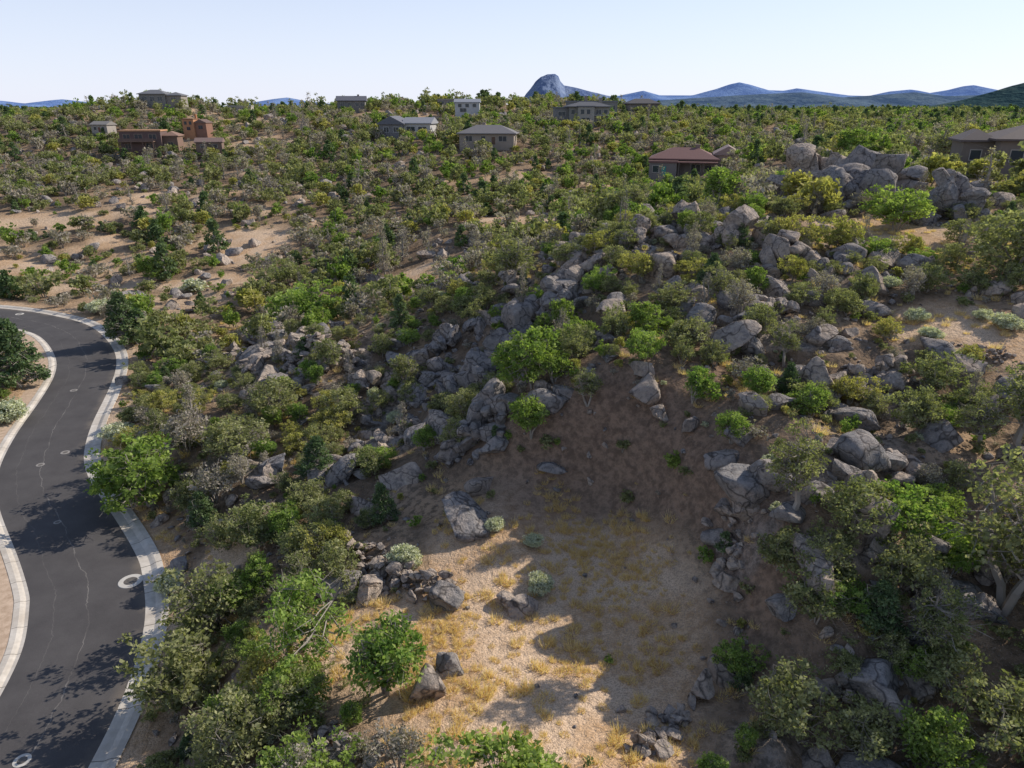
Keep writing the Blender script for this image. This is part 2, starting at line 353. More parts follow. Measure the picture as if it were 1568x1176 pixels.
TALL=[bush('tall_open_tree_a',301,6.0,1.9,1,100,32,.085,.33,M_olv,'round',.35),bush('tall_open_tree_b',302,5.5,2.2,2,110,32,.085,.33,M_olv,'round',.3),
      bush('tall_dry_tree',303,5.0,1.4,1,80,14,.08,.3,M_gry,'cone',.2),bush('leaning_pine',304,6.0,2.3,2,95,50,.085,.34,M_oak,'round',.3)]
# ------------------------------------------------------------------ instancer
def instancer(name,pts,rot,scl,idx_,collection):
    me=bpy.data.meshes.new(name); pts=np.asarray(pts,np.float32); N=len(pts)
    me.vertices.add(N); me.vertices.foreach_set('co',pts.ravel())
    a=me.attributes.new('rot','FLOAT_VECTOR','POINT'); a.data.foreach_set('vector',np.asarray(rot,np.float32).ravel())
    a=me.attributes.new('scl','FLOAT_VECTOR','POINT'); a.data.foreach_set('vector',np.asarray(scl,np.float32).ravel())
    a=me.attributes.new('idx','INT','POINT'); a.data.foreach_set('value',np.asarray(idx_,np.int32))
    ob=bpy.data.objects.new(name,me); S.collection.objects.link(ob)
    ng=bpy.data.node_groups.new(name+'_nodes','GeometryNodeTree')
    ng.interface.new_socket('Geometry',in_out='INPUT',socket_type='NodeSocketGeometry'); ng.interface.new_socket('Geometry',in_out='OUTPUT',socket_type='NodeSocketGeometry')
    gi=ng.nodes.new('NodeGroupInput'); go=ng.nodes.new('NodeGroupOutput'); ip=ng.nodes.new('GeometryNodeInstanceOnPoints')
    ci=ng.nodes.new('GeometryNodeCollectionInfo'); ci.inputs['Collection'].default_value=collection; ci.inputs['Separate Children'].default_value=True; ci.inputs['Reset Children'].default_value=True
    def na(nm,ty):
        x=ng.nodes.new('GeometryNodeInputNamedAttribute'); x.data_type=ty; x.inputs[0].default_value=nm
        return [o_ for o_ in x.outputs if o_.enabled][0]
    ng.links.new(gi.outputs[0],ip.inputs['Points']); ng.links.new(ci.outputs[0],ip.inputs['Instance']); ip.inputs['Pick Instance'].default_value=True
    ng.links.new(na('idx','INT'),ip.inputs['Instance Index']); ng.links.new(na('rot','FLOAT_VECTOR'),ip.inputs['Rotation']); ng.links.new(na('scl','FLOAT_VECTOR'),ip.inputs['Scale'])
    ng.links.new(ip.outputs[0],go.inputs[0])
    md=ob.modifiers.new('scatter','NODES'); md.node_group=ng
    return ob
def jgrid(cell,x0,x1,y0,y1,seed):
    r=np.random.RandomState(seed); gx,gy=np.meshgrid(np.arange(x0,x1,cell),np.arange(y0,y1,cell))
    gx=gx+r.uniform(-.5,.5,gx.shape)*cell; gy=gy+r.uniform(-.5,.5,gy.shape)*cell
    x=gx.ravel();y=gy.ravel(); k=(np.abs(x)<.85*y+22)
    return x[k],y[k],r
HOUSES=[]
def hmask(x,y):
    m=np.ones(x.shape,bool)
    for hx,hy,hr,fr in HOUSES:
        m&= (np.hypot(x-hx,(y-hy)*.9)>hr*.72)
        m&= ~((np.abs(x-hx+2)<hr*.62)&(y<hy)&(y>hy-fr))
    return m
def plant(name,cell,reg,dens,smin,smax,weights,collection,seed,avoid=5.6,tilt=.08,sink=.1,grow=None):
    x,y,r=jgrid(cell,*reg,seed); d=dens(x,y); k=(r.rand(len(x))<d)&(roadd(x,y)>avoid)&hmask(x,y); x=x[k];y=y[k]
    z=Z(x,y)-sink; N=len(x); s=smin+(smax-smin)*r.rand(N)**1.3
    if grow is not None: s=s*grow(x,y)
    rot=np.stack([r.randn(N)*tilt,r.randn(N)*tilt,r.rand(N)*6.28],1); w=np.array(weights,float); w/=w.sum()
    ii=r.choice(len(w),N,p=w)
    scl=np.stack([s*r.uniform(.85,1.2,N),s*r.uniform(.85,1.2,N),s*r.uniform(.8,1.15,N)],1)
    return instancer(name,np.stack([x,y,z],1),rot,scl,ii,collection)
# ------------------------------------------------------------------ rocks
def ico(sub):
    bm=bmesh.new(); bmesh.ops.create_icosphere(bm,subdivisions=sub,radius=1)
    V=np.array([v.co[:] for v in bm.verts]); Fc=np.array([[v.index for v in f.verts] for f in bm.faces]); bm.free(); return V,Fc
ICO={k:ico(k) for k in (2,3,4,5)}
def rockV(seed,sub,cuts=13,rough=.05):
    r=np.random.RandomState(seed); V,Fc=ICO[sub]; V=V.copy()
    for _ in range(cuts):
        d=r.randn(3); d/=np.linalg.norm(d); h=r.uniform(.34,.8); p=V@d-h; V-=np.outer(np.maximum(p,0)*.95,d)
    for k in range(4):
        f=1.7*2**k; w_=r.randn(3,3)*f; V+= (rough*.6**k)*np.sin(V@w_+r.rand(3)*6)
    V/=np.abs(V).max(0)*.5+.5
    return V,Fc
ROCKS=[]
for i in range(10):
    V,Fc=rockV(500+i,3,9+i); r_=np.random.RandomState(i); V=V*np.array([1,.6+.4*r_.rand(),.5+.45*r_.rand()])
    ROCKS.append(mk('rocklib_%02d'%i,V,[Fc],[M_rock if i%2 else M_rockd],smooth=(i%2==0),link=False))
cRK=coll('granite_rock_library',ROCKS)
def rotm(r,amp=.7):
    a,b,c=r.rand(3)*np.array([amp,amp,6.28])-np.array([amp/2,amp/2,0])
    Rz=np.array([[math.cos(c),-math.sin(c),0],[math.sin(c),math.cos(c),0],[0,0,1]]); Rx=np.array([[1,0,0],[0,math.cos(a),-math.sin(a)],[0,math.sin(a),math.cos(a)]])
    Ry=np.array([[math.cos(b),0,math.sin(b)],[0,1,0],[-math.sin(b),0,math.cos(b)]]); return Rz@Rx@Ry
def cluster(name,cx,cy,items,seed,sub=3,mat=None,smooth=False,amp=.7):
    """items: list of (dx,dy,lift,sx,sy,sz)"""
    VV=[];FF=[];o_=0; r=np.random.RandomState(seed)
    z0=Zp(cx,cy); hs=Z(np.array([cx+i[0] for i in items]),np.array([cy+i[1] for i in items]))
    for k,(dx,dy,lf,a,b,c) in enumerate(items):
        V,Fc=rockV(seed*31+k,sub,cuts=10+int(r.rand()*9)); V=(V*np.array([a,b,c]))@rotm(r,amp).T
        VV.append(V+np.array([dx,dy,hs[k]-z0+lf])); FF.append(Fc+o_); o_+=len(V)
    ob=mk(name,np.concatenate(VV),[np.concatenate(FF)],[mat or M_rock],smooth=smooth); ob.location=(cx,cy,z0)
    return ob
def boulder(u,v,wpx,hr=.75,seed=0,mat=None):
    x,y,z=site(u,v); s=wpx/F*math.hypot(y,CH-z)/2*1.2
    return cluster('granite_boulder',x,y,[(0,0,s*hr*.45,s,s*.85,s*hr)],seed,4,mat,True)
def outcrop(u,v,wpx,hpx,nr,seed,mat=None,name='granite_outcrop',big=1):
    x,y,z=site(u,v); d=math.hypot(y,CH-z); w=wpx/F*d/2; h=hpx/F*d; r=np.random.RandomState(seed); it=[]
    for k in range(nr):
        dx=r.uniform(-1,1)*w*.85; dy=r.uniform(-.7,.8)*w*.7; env=(1-(dx/w)**2)
        s=w*r.uniform(.22,.52)*big; lf=env*h*r.uniform(0,.7); it.append((dx,dy,lf-s*.1,s,s*r.uniform(.6,1),s*r.uniform(.6,1.15)))
    for k in range(nr*2):
        s=w*r.uniform(.07,.2); it.append((r.uniform(-1.3,1.3)*w,r.uniform(-1.2,.6)*w*.9,s*.2,s,s*.8,s*.7))
    return cluster(name,x,y,it,seed,3,mat,smooth=(seed%2==0))
def slabs(u,v,wpx,nr,seed,mat,size=1.0):
    """sloping sheets of exposed bedrock lying against the hillside"""
    x,y,z=site(u,v); w=wpx/F*math.hypot(y,CH-z)/2; r=np.random.RandomState(seed); it=[]
    for k in range(nr):
        s=size*w*r.uniform(.35,.62); it.append((r.uniform(-.7,.7)*w,r.uniform(-.8,.8)*w,.14*s,s,s*r.uniform(.5,.8),s*r.uniform(.32,.55)))
    ob=cluster('bedrock_slab_outcrop',x,y,it,seed,4,mat,False,1.1)
    return ob
def pile(name,us,wid,nr,smin,smax,seed,mat=None,lift=.6):
    r=np.random.RandomState(seed); pts=np.array([site(u,v)[:2] for u,v in us]); it=[]; c=pts.mean(0)
    for k in range(nr):
        f=r.rand()*(len(pts)-1) if len(pts)>1 else 0; i=int(f); p=pts[i]+(pts[min(i+1,len(pts)-1)]-pts[i])*(f-i) 
        q_=p+r.randn(2)*wid*.5; s=smin+(smax-smin)*r.rand()**2.2; h=max(0,1-np.linalg.norm(q_-p)/wid)
        it.append((q_[0]-c[0],q_[1]-c[1],s*.25+h*r.rand()*lift,s,s*r.uniform(.55,.95),s*r.uniform(.45,.8)))
    return cluster(name,c[0],c[1],it,seed,2,mat)
B=[(695,925,62,.7),(798,938,50,.55),(780,930,40,.5),(685,1030,46,.8),(650,1060,56,.9),(468,690,50,.8),(422,722,50,.6),(300,802,38,.6),(340,812,30,.6),(760,692,46,.8),(945,492,60,.6),(985,608,56,.9),(930,530,40,.7),
 (1140,790,60,.8),(1110,785,36,.7),(1195,940,44,1.2),(1110,900,48,.7),(1075,1070,38,1.3),(1185,860,34,.6),(1350,1098,84,.75),(1505,885,50,.6),(1452,830,46,1.1),(1505,945,38,1.2),(1255,520,44,.7),(1410,930,40,.7),(1265,975,30,.7),(1380,1020,36,.8),
 (850,725,50,.35),(300,525,26,.7),(1010,420,48,.9),(850,475,36,.7),(1165,745,36,.8),(510,710,36,.6),(560,650,30,.7),(600,610,34,.8),(500,615,44,.6),(1060,660,30,1.2),(1060,420,32,.7),(1245,430,30,.8),(1285,1005,24,.7),(1255,1060,30,.9),(1010,640,30,.9),(345,895,26,.6),(640,560,44,.7),(690,590,50,.6),(545,690,30,.6)]
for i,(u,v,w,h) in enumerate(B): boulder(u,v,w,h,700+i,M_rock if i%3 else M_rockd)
x,y,z=site(1110,540); sl=cluster('granite_slab',x,y,[(0,0,1.3,3.2,1.5,.55)],61,4,M_rock,True); sl.rotation_euler=(math.radians(12),math.radians(-16),math.radians(12))
x,y,z=site(1245,600); cluster('granite_boulder',x,y,[(0,0,1.3,1.4,1.1,2.3),(-.9,.3,.6,.8,.8,1.3),(1.5,.2,.5,.9,.7,.8)],62,4,M_rock,True)
OC=[(1240,290,100,80,16,1),(1335,300,140,80,20,2),(1445,335,95,85,18,3),(1210,415,85,65,12,4),(1135,375,80,60,12,5),(1040,350,64,55,8,6),(835,470,100,55,16,7),(760,560,110,45,14,8),(735,660,120,70,14,9),(400,530,85,50,14,10),(1350,590,110,45,16,12),(990,370,60,35,10,13),(650,600,100,40,12,14),(1240,270,50,40,6,15),(1480,450,50,20,8,16),(1380,262,40,40,5,17),(900,430,80,45,12,18),(700,520,90,45,12,19),(560,600,80,35,10,21),(880,540,80,40,10,22),(1420,900,70,40,8,23),(1180,480,80,40,10,25),(1300,1060,60,30,8,24)]
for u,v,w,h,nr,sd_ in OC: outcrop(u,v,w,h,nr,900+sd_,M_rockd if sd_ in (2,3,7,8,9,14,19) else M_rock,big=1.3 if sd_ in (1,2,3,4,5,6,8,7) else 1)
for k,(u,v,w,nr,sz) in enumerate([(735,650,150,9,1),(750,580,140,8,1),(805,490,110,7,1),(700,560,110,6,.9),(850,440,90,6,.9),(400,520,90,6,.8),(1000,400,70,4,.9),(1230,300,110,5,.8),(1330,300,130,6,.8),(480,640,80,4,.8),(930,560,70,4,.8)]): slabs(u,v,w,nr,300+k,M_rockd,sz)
pile('rubble_pile',[(520,835),(560,870),(600,885),(650,900),(700,915)],1.2,190,.18,.68,41,lift=.8)
pile('rubble_pile',[(490,1130),(530,1150),(575,1165)],.9,90,.14,.45,42)
pile('rubble_pile',[(455,550),(500,540),(530,560)],2.6,260,.25,.85,43,lift=2.4)
pile('rubble_pile',[(985,1160),(1010,1120),(1045,1090)],.6,40,.2,.6,44)
pile('rubble_pile',[(1300,585),(1350,580),(1385,600)],1.2,90,.2,.7,45,lift=1.0)
pile('rubble_pile',[(1480,540),(1540,550)],1.0,60,.12,.4,46)
pile('rubble_pile',[(1090,800),(1130,830),(1110,880)],.8,40,.2,.6,47)
# ------------------------------------------------------------------ houses
MC={}
def paint(c,rough=.85,sc_=.6,amt=.25):
    k=(c,rough)
    if k not in MC:
        t=NT('finish_%d'%len(MC)); nn=t.noise(sc_,3,.6,t.obj()); MC[k]=t.bsdf(t.mix(t.rng(nn,.35,.65,0,amt),c,tuple(q*.6 for q in c)),rough,spec=.3)
    return MC[k]
t=NT('window_glass'); M_glass=t.bsdf((.03,.045,.06),.12,spec=.6)
def box(V,Q,x0,x1,y0,y1,z0,z1):
    b=len(V); V+= [(x0,y0,z0),(x1,y0,z0),(x1,y1,z0),(x0,y1,z0),(x0,y0,z1),(x1,y0,z1),(x1,y1,z1),(x0,y1,z1)]
    Q+= [(b,b+3,b+2,b+1),(b+4,b+5,b+6,b+7),(b,b+1,b+5,b+4),(b+1,b+2,b+6,b+5),(b+2,b+3,b+7,b+6),(b+3,b,b+4,b+7)]
def part(par,name,V,Q,mat,tri=None):
    ob=mk(name,V,[np.array(Q)]+([np.array(tri)] if tri else []),[mat]); ob.parent=par; return ob
def volume(par,x0,x1,y0,y1,z0,z1,roof,wc,rc,rh=1.6,ov=.6,tag=''):
    V=[];Q=[]; box(V,Q,x0,x1,y0,y1,z0-5,z1); part(par,'walls'+tag,V,Q,paint(wc))
    R_=paint(rc,.8,2.5); V=[];Q=[];Tt=[]; X0,X1,Y0,Y1=x0-ov,x1+ov,y0-ov,y1+ov; e=z1+.003
    if roof=='flat':
        box(V,Q,x0-.25,x1+.25,y0-.25,y1+.25,e,e+.45); part(par,'roof'+tag,V,Q,R_); return
    V=[(X0,Y0,e),(X1,Y0,e),(X1,Y1,e),(X0,Y1,e),(X0,Y0,e+.28),(X1,Y0,e+.28),(X1,Y1,e+.28),(X0,Y1,e+.28)]
    Q=[(0,3,2,1),(0,1,5,4),(1,2,6,5),(2,3,7,6),(3,0,4,7)]
    my=(Y0+Y1)/2; mx=(X0+X1)/2; top=e+.28+rh
    if roof=='hip':
        if X1-X0>Y1-Y0: h=(Y1-Y0)/2; V+=[(X0+h,my,top),(X1-h,my,top)]; Q+=[(4,5,9,8),(6,7,8,9)]; Tt=[(7,4,8),(5,6,9)]
        else: h=(X1-X0)/2; V+=[(mx,Y0+h,top),(mx,Y1-h,top)]; Q+=[(5,6,9,8),(7,4,8,9)]; Tt=[(4,5,8),(6,7,9)]
    elif roof=='gable': V+=[(X0,my,top),(X1,my,top)]; Q+=[(4,5,9,8),(6,7,8,9)]; Tt=[(7,4,8),(5,6,9)]
    elif roof=='gabley': V+=[(mx,Y0,top),(mx,Y1,top)]; Q+=[(5,6,9,8),(7,4,8,9)]; Tt=[(4,5,8),(6,7,9)]
    part(par,'roof'+tag,V,Q,R_,Tt)
def windows(par,lst,fc=(.40,.37,.33)):
    V=[];Q=[];GV=[];GQ=[]
    for (f,p,a,z,w,h) in lst:      # face, plane coordinate, centre along face, sill z, width, height
        def bx(VV,QQ,a0,a1,z0,z1,dep):
            if f=='F': box(VV,QQ,a0,a1,p-dep,p+.02,z0,z1)
            elif f=='R': box(VV,QQ,p-.02,p+dep,a0,a1,z0,z1)
            else: box(VV,QQ,p-dep,p+.02,a0,a1,z0,z1)
        bx(GV,GQ,a-w/2,a+w/2,z,z+h,.03)
        t_=.12; bx(V,Q,a-w/2-t_,a-w/2,z,z+h,.1); bx(V,Q,a+w/2,a+w/2+t_,z,z+h,.1); bx(V,Q,a-w/2-t_,a+w/2+t_,z+h,z+h+t_,.11); bx(V,Q,a-w/2-t_,a+w/2+t_,z-t_,z,.13)
        if w>1.6: bx(V,Q,a-.05,a+.05,z,z+h,.08)
    part(par,'window_frames',V,Q,paint(fc,.6)); part(par,'window_glass',GV,GQ,M_glass)
def posts(par,xs_,y,z0,z1,c,r_=.14):
    V=[];Q=[]
    for x in xs_: box(V,Q,x-r_,x+r_,y-r_,y+r_,z0,z1)
    part(par,'porch_posts',V,Q,paint(c))
def slab(par,name,x0,x1,y0,y1,z0,z1,c):
    V=[];Q=[]; box(V,Q,x0,x1,y0,y1,z0,z1); return part(par,name,V,Q,paint(c))
def H(name,u,v,Y,rot=0,r_=12,s=1,fr=None,up=2.2):
    x,y,z=at(u,v,Y); zt=Zp(x,Y); e=bpy.data.objects.new(name,None); S.collection.objects.link(e)
    e.location=(x,Y,max(min(z,zt+up),zt-.6)); e.rotation_euler=(0,0,math.radians(rot)); e.scale=(s,s,s); HOUSES.append((x,Y,r_,fr or r_*.8)); return e
e=H('ranch_house',1055,266,185,-14,13,1,26,3.0)
volume(e,-9,6,-4,5,0,3.6,'hip',(.22,.19,.17),(.22,.12,.105),2.4,1.0)
volume(e,-9.6,-3,-7,-4.01,0,3.0,'flat',(.20,.18,.165),(.18,.10,.09),.8,.4,'_wing')
volume(e,6.01,12,-1,8,0.4,4.6,'gabley',(.42,.32,.26),(.34,.24,.21),1.9,.6,'_garage')
windows(e,[('F',-4,1.5,.8,2.2,1.7),('F',-4,4.4,.8,1.6,1.6),('F',-7,-8,.8,1.4,1.5),('F',-1,9,.4,3.5,2.2)])
slab(e,'porch_roof',-2.8,6.6,-7.2,-4.7,3.05,3.3,(.22,.12,.105)); posts(e,[-2.5,.3,3.2,6.3],-7,-3,3.04,(.12,.1,.08)); slab(e,'door',-6.6,-5.5,-7.06,-7.0,.05,2.2,(.08,.28,.24))
slab(e,'chimney',1,2.2,.5,1.7,3,7.0,(.28,.2,.16))
e=H('two_storey_house',897,190,285,4,13)
volume(e,-7,8,-4,5,0,6.0,'hip',(.28,.27,.24),(.12,.12,.13),1.6,.9)
volume(e,-12,-7.01,-2,5,2,5.6,'flat',(.22,.21,.20),(.16,.16,.17),.8,.4,'_wing')
volume(e,-4,2,-6.2,-4.01,0,6.0,'flat',(.34,.32,.28),(.14,.14,.15),.8,.4,'_bay')
windows(e,[('F',-6.2,-2.4,3.6,1.3,1.6),('F',-6.2,-.2,3.6,1.3,1.6),('F',-6.2,-1.2,.7,3,1.6),('F',-4,4,3.6,1.8,1.5),('F',-4,6.6,3.6,1.4,1.5),('F',-4,4.8,.6,2.6,1.8),('F',-2,-9.5,3,2.6,1.4),('F',-4,-5.6,3.6,1.3,1.5)])
slab(e,'chimney',5,6.1,1,2.1,6,9.3,(.3,.26,.22)); slab(e,'balcony',2.1,8,-5.6,-4.01,2.95,3.15,(.4,.37,.33))
e=H('hilltop_flat_roof_house',905,172,330,-3,12)
volume(e,-11,11,-4,5,0,4.2,'flat',(.22,.21,.20),(.20,.20,.22)); windows(e,[('F',-4,a,1.2,2.2,1.6) for a in (-8.5,-4,1,6,9)]); slab(e,'chimney',-3,-1.8,0,1.2,4,6.6,(.28,.22,.18))
e=H('tan_hip_roof_house',748,220,235,-6,10,1,10)
volume(e,-8.5,8.5,-4.5,5,0,3.0,'hip',(.34,.28,.23),(.20,.185,.185),2.3,.8); windows(e,[('F',-4.5,-5.5,.9,2,1.5),('F',-4.5,-1,.9,1.2,1.5),('F',-4.5,5,.9,2.4,1.5),('R',8.5,0,.9,1.8,1.4)])
slab(e,'door',1.6,2.7,-4.56,-4.5,0,2.2,(.16,.1,.07)); slab(e,'chimney',-2,-1,1,2,3,6.2,(.3,.24,.2))
e=H('grey_gable_house',625,206,262,-10,10)
volume(e,-9,-.5,-4,5,0,3.4,'gabley',(.22,.21,.21),(.16,.16,.18),2.4,.7); volume(e,-.49,9,-3,5,0,3.6,'gable',(.48,.46,.44),(.30,.30,.32),1.8,.6,'_wing')
windows(e,[('F',-4,-6.5,.9,1.8,1.6),('F',-4,-3,.9,1.8,1.6),('F',-3,2,.5,3,2.2),('F',-3,6.2,.5,3,2.2)],(.6,.58,.55)); slab(e,'door',-1.9,-.9,-4.06,-4,0,2.2,(.12,.08,.06))
e=H('brown_two_storey_house',232,228,252,10,9,.92,6)
volume(e,-9,5,-4,5,-.5,6.2,'flat',(.15,.10,.09),(.48,.26,.14)); volume(e,5.01,10,-2,6,0,4.4,'hip',(.20,.13,.10),(.26,.16,.12),1.4,.6,'_wing')
windows(e,[('F',-4,-6.6,3.6,2.2,1.6),('F',-4,-2.6,3.6,2.6,1.6),('F',-4,2.2,3.6,2.4,1.6),('F',-4,-6.6,.4,1.8,1.6),('F',-4,1,.4,3,1.8),('F',-2,7.5,1,1.8,1.4)],(.35,.26,.2))
slab(e,'deck',-8.8,3,-7,-4.01,2.7,2.95,(.2,.13,.1)); posts(e,[-8.5,-4.6,-.7,2.7],-6.8,-4,2.69,(.16,.1,.08)); slab(e,'deck_rail',-8.8,3,-7.0,-6.9,2.96,3.9,(.18,.12,.1))
e=H('orange_stucco_house',302,198,272,-8,5,.62)
volume(e,-7,0,-3,4,0,6.6,'flat',(.46,.23,.12),(.22,.12,.08)); volume(e,.01,7,-2,5,0,4.6,'gabley',(.26,.14,.10),(.18,.12,.1),1.8,.5,'_wing')
windows(e,[('F',-3,-5,3.8,1.4,1.6),('F',-3,-2,3.8,1.4,1.6),('F',-3,-3.5,.8,2,1.6),('F',-2,3.5,1.4,2.6,1.8)],(.2,.12,.1)); slab(e,'chimney',-1.2,-.2,1,2,6,9.4,(.42,.18,.08))
e=H('small_cabin',322,224,244,12,3,.8)
volume(e,-5,5,-3,3,0,2.8,'gable',(.20,.14,.11),(.22,.15,.13),1.5,.5); windows(e,[('F',-3,-2.5,.8,1.4,1.3),('F',-3,2.5,.8,1.4,1.3)]); slab(e,'door',-.5,.5,-3.06,-3,0,2.1,(.1,.07,.05))
e=H('grey_hilltop_house',250,158,322,0,8,.9)
volume(e,-9,3,-4,4,0,3.8,'hip',(.24,.23,.21),(.18,.18,.19),1.8,.7); volume(e,3.01,10,-3,4,0,3.2,'hip',(.28,.25,.22),(.17,.17,.18),1.4,.6,'_wing')
windows(e,[('F',-4,-6.5,1,2.2,1.8),('F',-4,-3,1,2.2,1.8),('F',-4,.6,1,2.2,1.8),('F',-3,6.5,1,2,1.4)])
e=H('small_cabin',160,202,275,-10,3,.8); volume(e,-4,4,-3,3,0,3,'gable',(.36,.32,.28),(.25,.23,.21),1.4,.5); windows(e,[('F',-3,-2,.9,1.3,1.3),('F',-3,2,.9,1.3,1.3)]); slab(e,'door',-.5,.5,-3.06,-3,0,2.1,(.2,.1,.07))
e=H('small_cabin',370,172,330,5,5,.8); volume(e,-6,6,-3,3,0,3,'flat',(.40,.35,.30),(.45,.42,.38),1.4,.5); windows(e,[('F',-3,-3,.9,1.6,1.3),('F',-3,2,.9,1.6,1.3)]); slab(e,'door',-.5,.5,-3.06,-3,0,2.1,(.2,.1,.07))
e=H('ridge_gable_house',542,163,335,6,6,.85)
volume(e,-8,6,-3.5,4,0,3.4,'gable',(.20,.19,.18),(.14,.14,.16),2.2,.8); windows(e,[('F',-3.5,a,.9,1.7,1.6) for a in (-5.5,-2,2,4.6)]); slab(e,'chimney',2,3,0,1,3,6.6,(.3,.25,.22))
e=H('white_ridge_house',716,170,318,0,6,.85)
volume(e,-6,6,-3,4,0,4.6,'gable',(.48,.48,.48),(.30,.31,.34),1.5,.5); windows(e,[('F',-3,-3.6,2.6,1.6,1.4),('F',-3,0,2.6,1.6,1.4),('F',-3,3.6,2.6,1.6,1.4),('F',-3,-2,.4,3,1.6)])
e=H('flat_roof_house',690,162,345,0,5,.8); volume(e,-7,7,-3,4,0,3.2,'flat',(.30,.25,.22),(.36,.32,.30)); windows(e,[('F',-3,a,.9,2,1.4) for a in (-4.5,0,4.5)])
e=H('dark_roof_house',982,170,345,5,6); volume(e,-7,7,-3.5,4,0,3.6,'hip',(.22,.19,.17),(.11,.10,.10),2.0,.8); windows(e,[('F',-3.5,a,.9,2,1.5) for a in (-4.5,0,4.5)])
e=H('brown_hillside_house',1562,256,112,-18,10,1,26,3.6)
volume(e,-4.4,9,-4,6,0,3.9,'hip',(.23,.185,.155),(.13,.10,.09),2.2,.9); volume(e,-8.5,-4.41,-1,6,0,3.6,'hip',(.21,.17,.14),(.14,.11,.10),1.5,.6,'_wing')
windows(e,[('F',-4,-2,1,1.6,1.6),('F',-4,1.8,1,2,1.6),('F',-4,6,1,1.4,1.6),('F',-1,-6.6,1,1.4,1.4)],(.4,.36,.32)); slab(e,'door',3.6,4.6,-4.06,-4,0,2.2,(.35,.14,.08))
# ------------------------------------------------------------------ distant mountains
def mountmat(name,a,b):
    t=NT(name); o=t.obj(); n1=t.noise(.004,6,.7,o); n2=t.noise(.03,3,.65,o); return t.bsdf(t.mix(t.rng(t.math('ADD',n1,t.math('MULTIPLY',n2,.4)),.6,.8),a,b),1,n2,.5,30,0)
def mountain(name,prof,Y,depth,mat,base=0,rough=.12,seed=0,nx_=260,ny_=28):
    pr=np.array([at(u,v,Y) for u,v in prof]); xs_=np.linspace(pr[0,0],pr[-1,0],nx_); pz=np.interp(xs_,pr[:,0],pr[:,2])-base
    tt=np.linspace(-1,1,ny_*2+1); Xg,Tg=np.meshgrid(xs_,tt); Yg=Y+Tg*depth
    sp=fbm(Xg/(depth*.5),Yg/(depth*.9),seed,5)
    bump=np.clip(1-np.abs(Tg)**1.1,0,1); Zg=base+pz[None,:]*np.clip(bump+sp*rough*3*(bump*(1-bump)*2+.04),0,1.06)
    Zg+=fbm(Xg/(depth*.12),Yg/(depth*.12),seed+5,4)*pz[None,:]*rough*.5*np.clip(1.2-bump,.15,1)
    id_=np.arange(Xg.size).reshape(Xg.shape); q_=np.stack([id_[:-1,:-1],id_[:-1,1:],id_[1:,1:],id_[1:,:-1]],-1).reshape(-1,4)
    return mk(name,np.stack([Xg.ravel(),Yg.ravel(),Zg.ravel()],1),[q_],[mat],smooth=True)
MM1=mountmat('far_mountain_haze_tint',(.11,.18,.38),(.19,.28,.48)); MM2=mountmat('mid_mountain_haze_tint',(.055,.09,.15),(.12,.165,.21)); MM3=mountmat('near_wooded_ridge',(.035,.065,.07),(.08,.115,.10))  # blue aerial haze is painted into the far and mid mountain colours
MMB=mountmat('butte_rock_haze_tint',(.10,.14,.26),(.22,.27,.38))  # butte rock with distance haze mixed into its colour as blue
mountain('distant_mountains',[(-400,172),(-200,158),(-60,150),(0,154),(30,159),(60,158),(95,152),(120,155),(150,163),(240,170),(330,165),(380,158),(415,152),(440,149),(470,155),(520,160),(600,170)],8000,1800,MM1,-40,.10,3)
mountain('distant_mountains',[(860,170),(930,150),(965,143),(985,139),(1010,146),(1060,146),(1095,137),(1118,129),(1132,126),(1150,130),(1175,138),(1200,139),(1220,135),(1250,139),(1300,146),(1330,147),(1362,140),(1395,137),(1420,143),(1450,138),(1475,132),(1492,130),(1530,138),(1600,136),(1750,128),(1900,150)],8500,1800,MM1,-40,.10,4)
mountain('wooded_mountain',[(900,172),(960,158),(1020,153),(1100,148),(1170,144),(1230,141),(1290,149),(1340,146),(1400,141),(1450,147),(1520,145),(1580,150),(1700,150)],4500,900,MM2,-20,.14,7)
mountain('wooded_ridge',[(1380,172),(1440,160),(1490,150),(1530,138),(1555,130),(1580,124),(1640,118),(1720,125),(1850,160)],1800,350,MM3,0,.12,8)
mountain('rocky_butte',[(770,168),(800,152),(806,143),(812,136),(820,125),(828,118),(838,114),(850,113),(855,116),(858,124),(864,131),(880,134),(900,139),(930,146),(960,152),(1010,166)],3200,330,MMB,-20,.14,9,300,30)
# ------------------------------------------------------------------ light
az=math.radians(64); el=math.radians(33)
sv=Vector((math.sin(az)*math.cos(el),math.cos(az)*math.cos(el),math.sin(el)))
sd_=bpy.data.lights.new('sun','SUN'); sd_.energy=5; sd_.angle=math.radians(.5); sd_.color=(1,.93,.82)
so=bpy.data.objects.new('sun',sd_); S.collection.objects.link(so); so.rotation_euler=sv.to_track_quat('Z','Y').to_euler(); so.location=(60,60,80)
wd=bpy.data.worlds.new('World'); S.world=wd; wd.use_nodes=True; nt=wd.node_tree; bg=nt.nodes['Background']
sk=nt.nodes.new('ShaderNodeTexSky'); sk.sky_type='NISHITA'; sk.sun_disc=False; sk.sun_elevation=el; sk.sun_rotation=az; sk.air_density=1.0; sk.dust_density=.8; sk.ozone_density=2.0; sk.altitude=1600
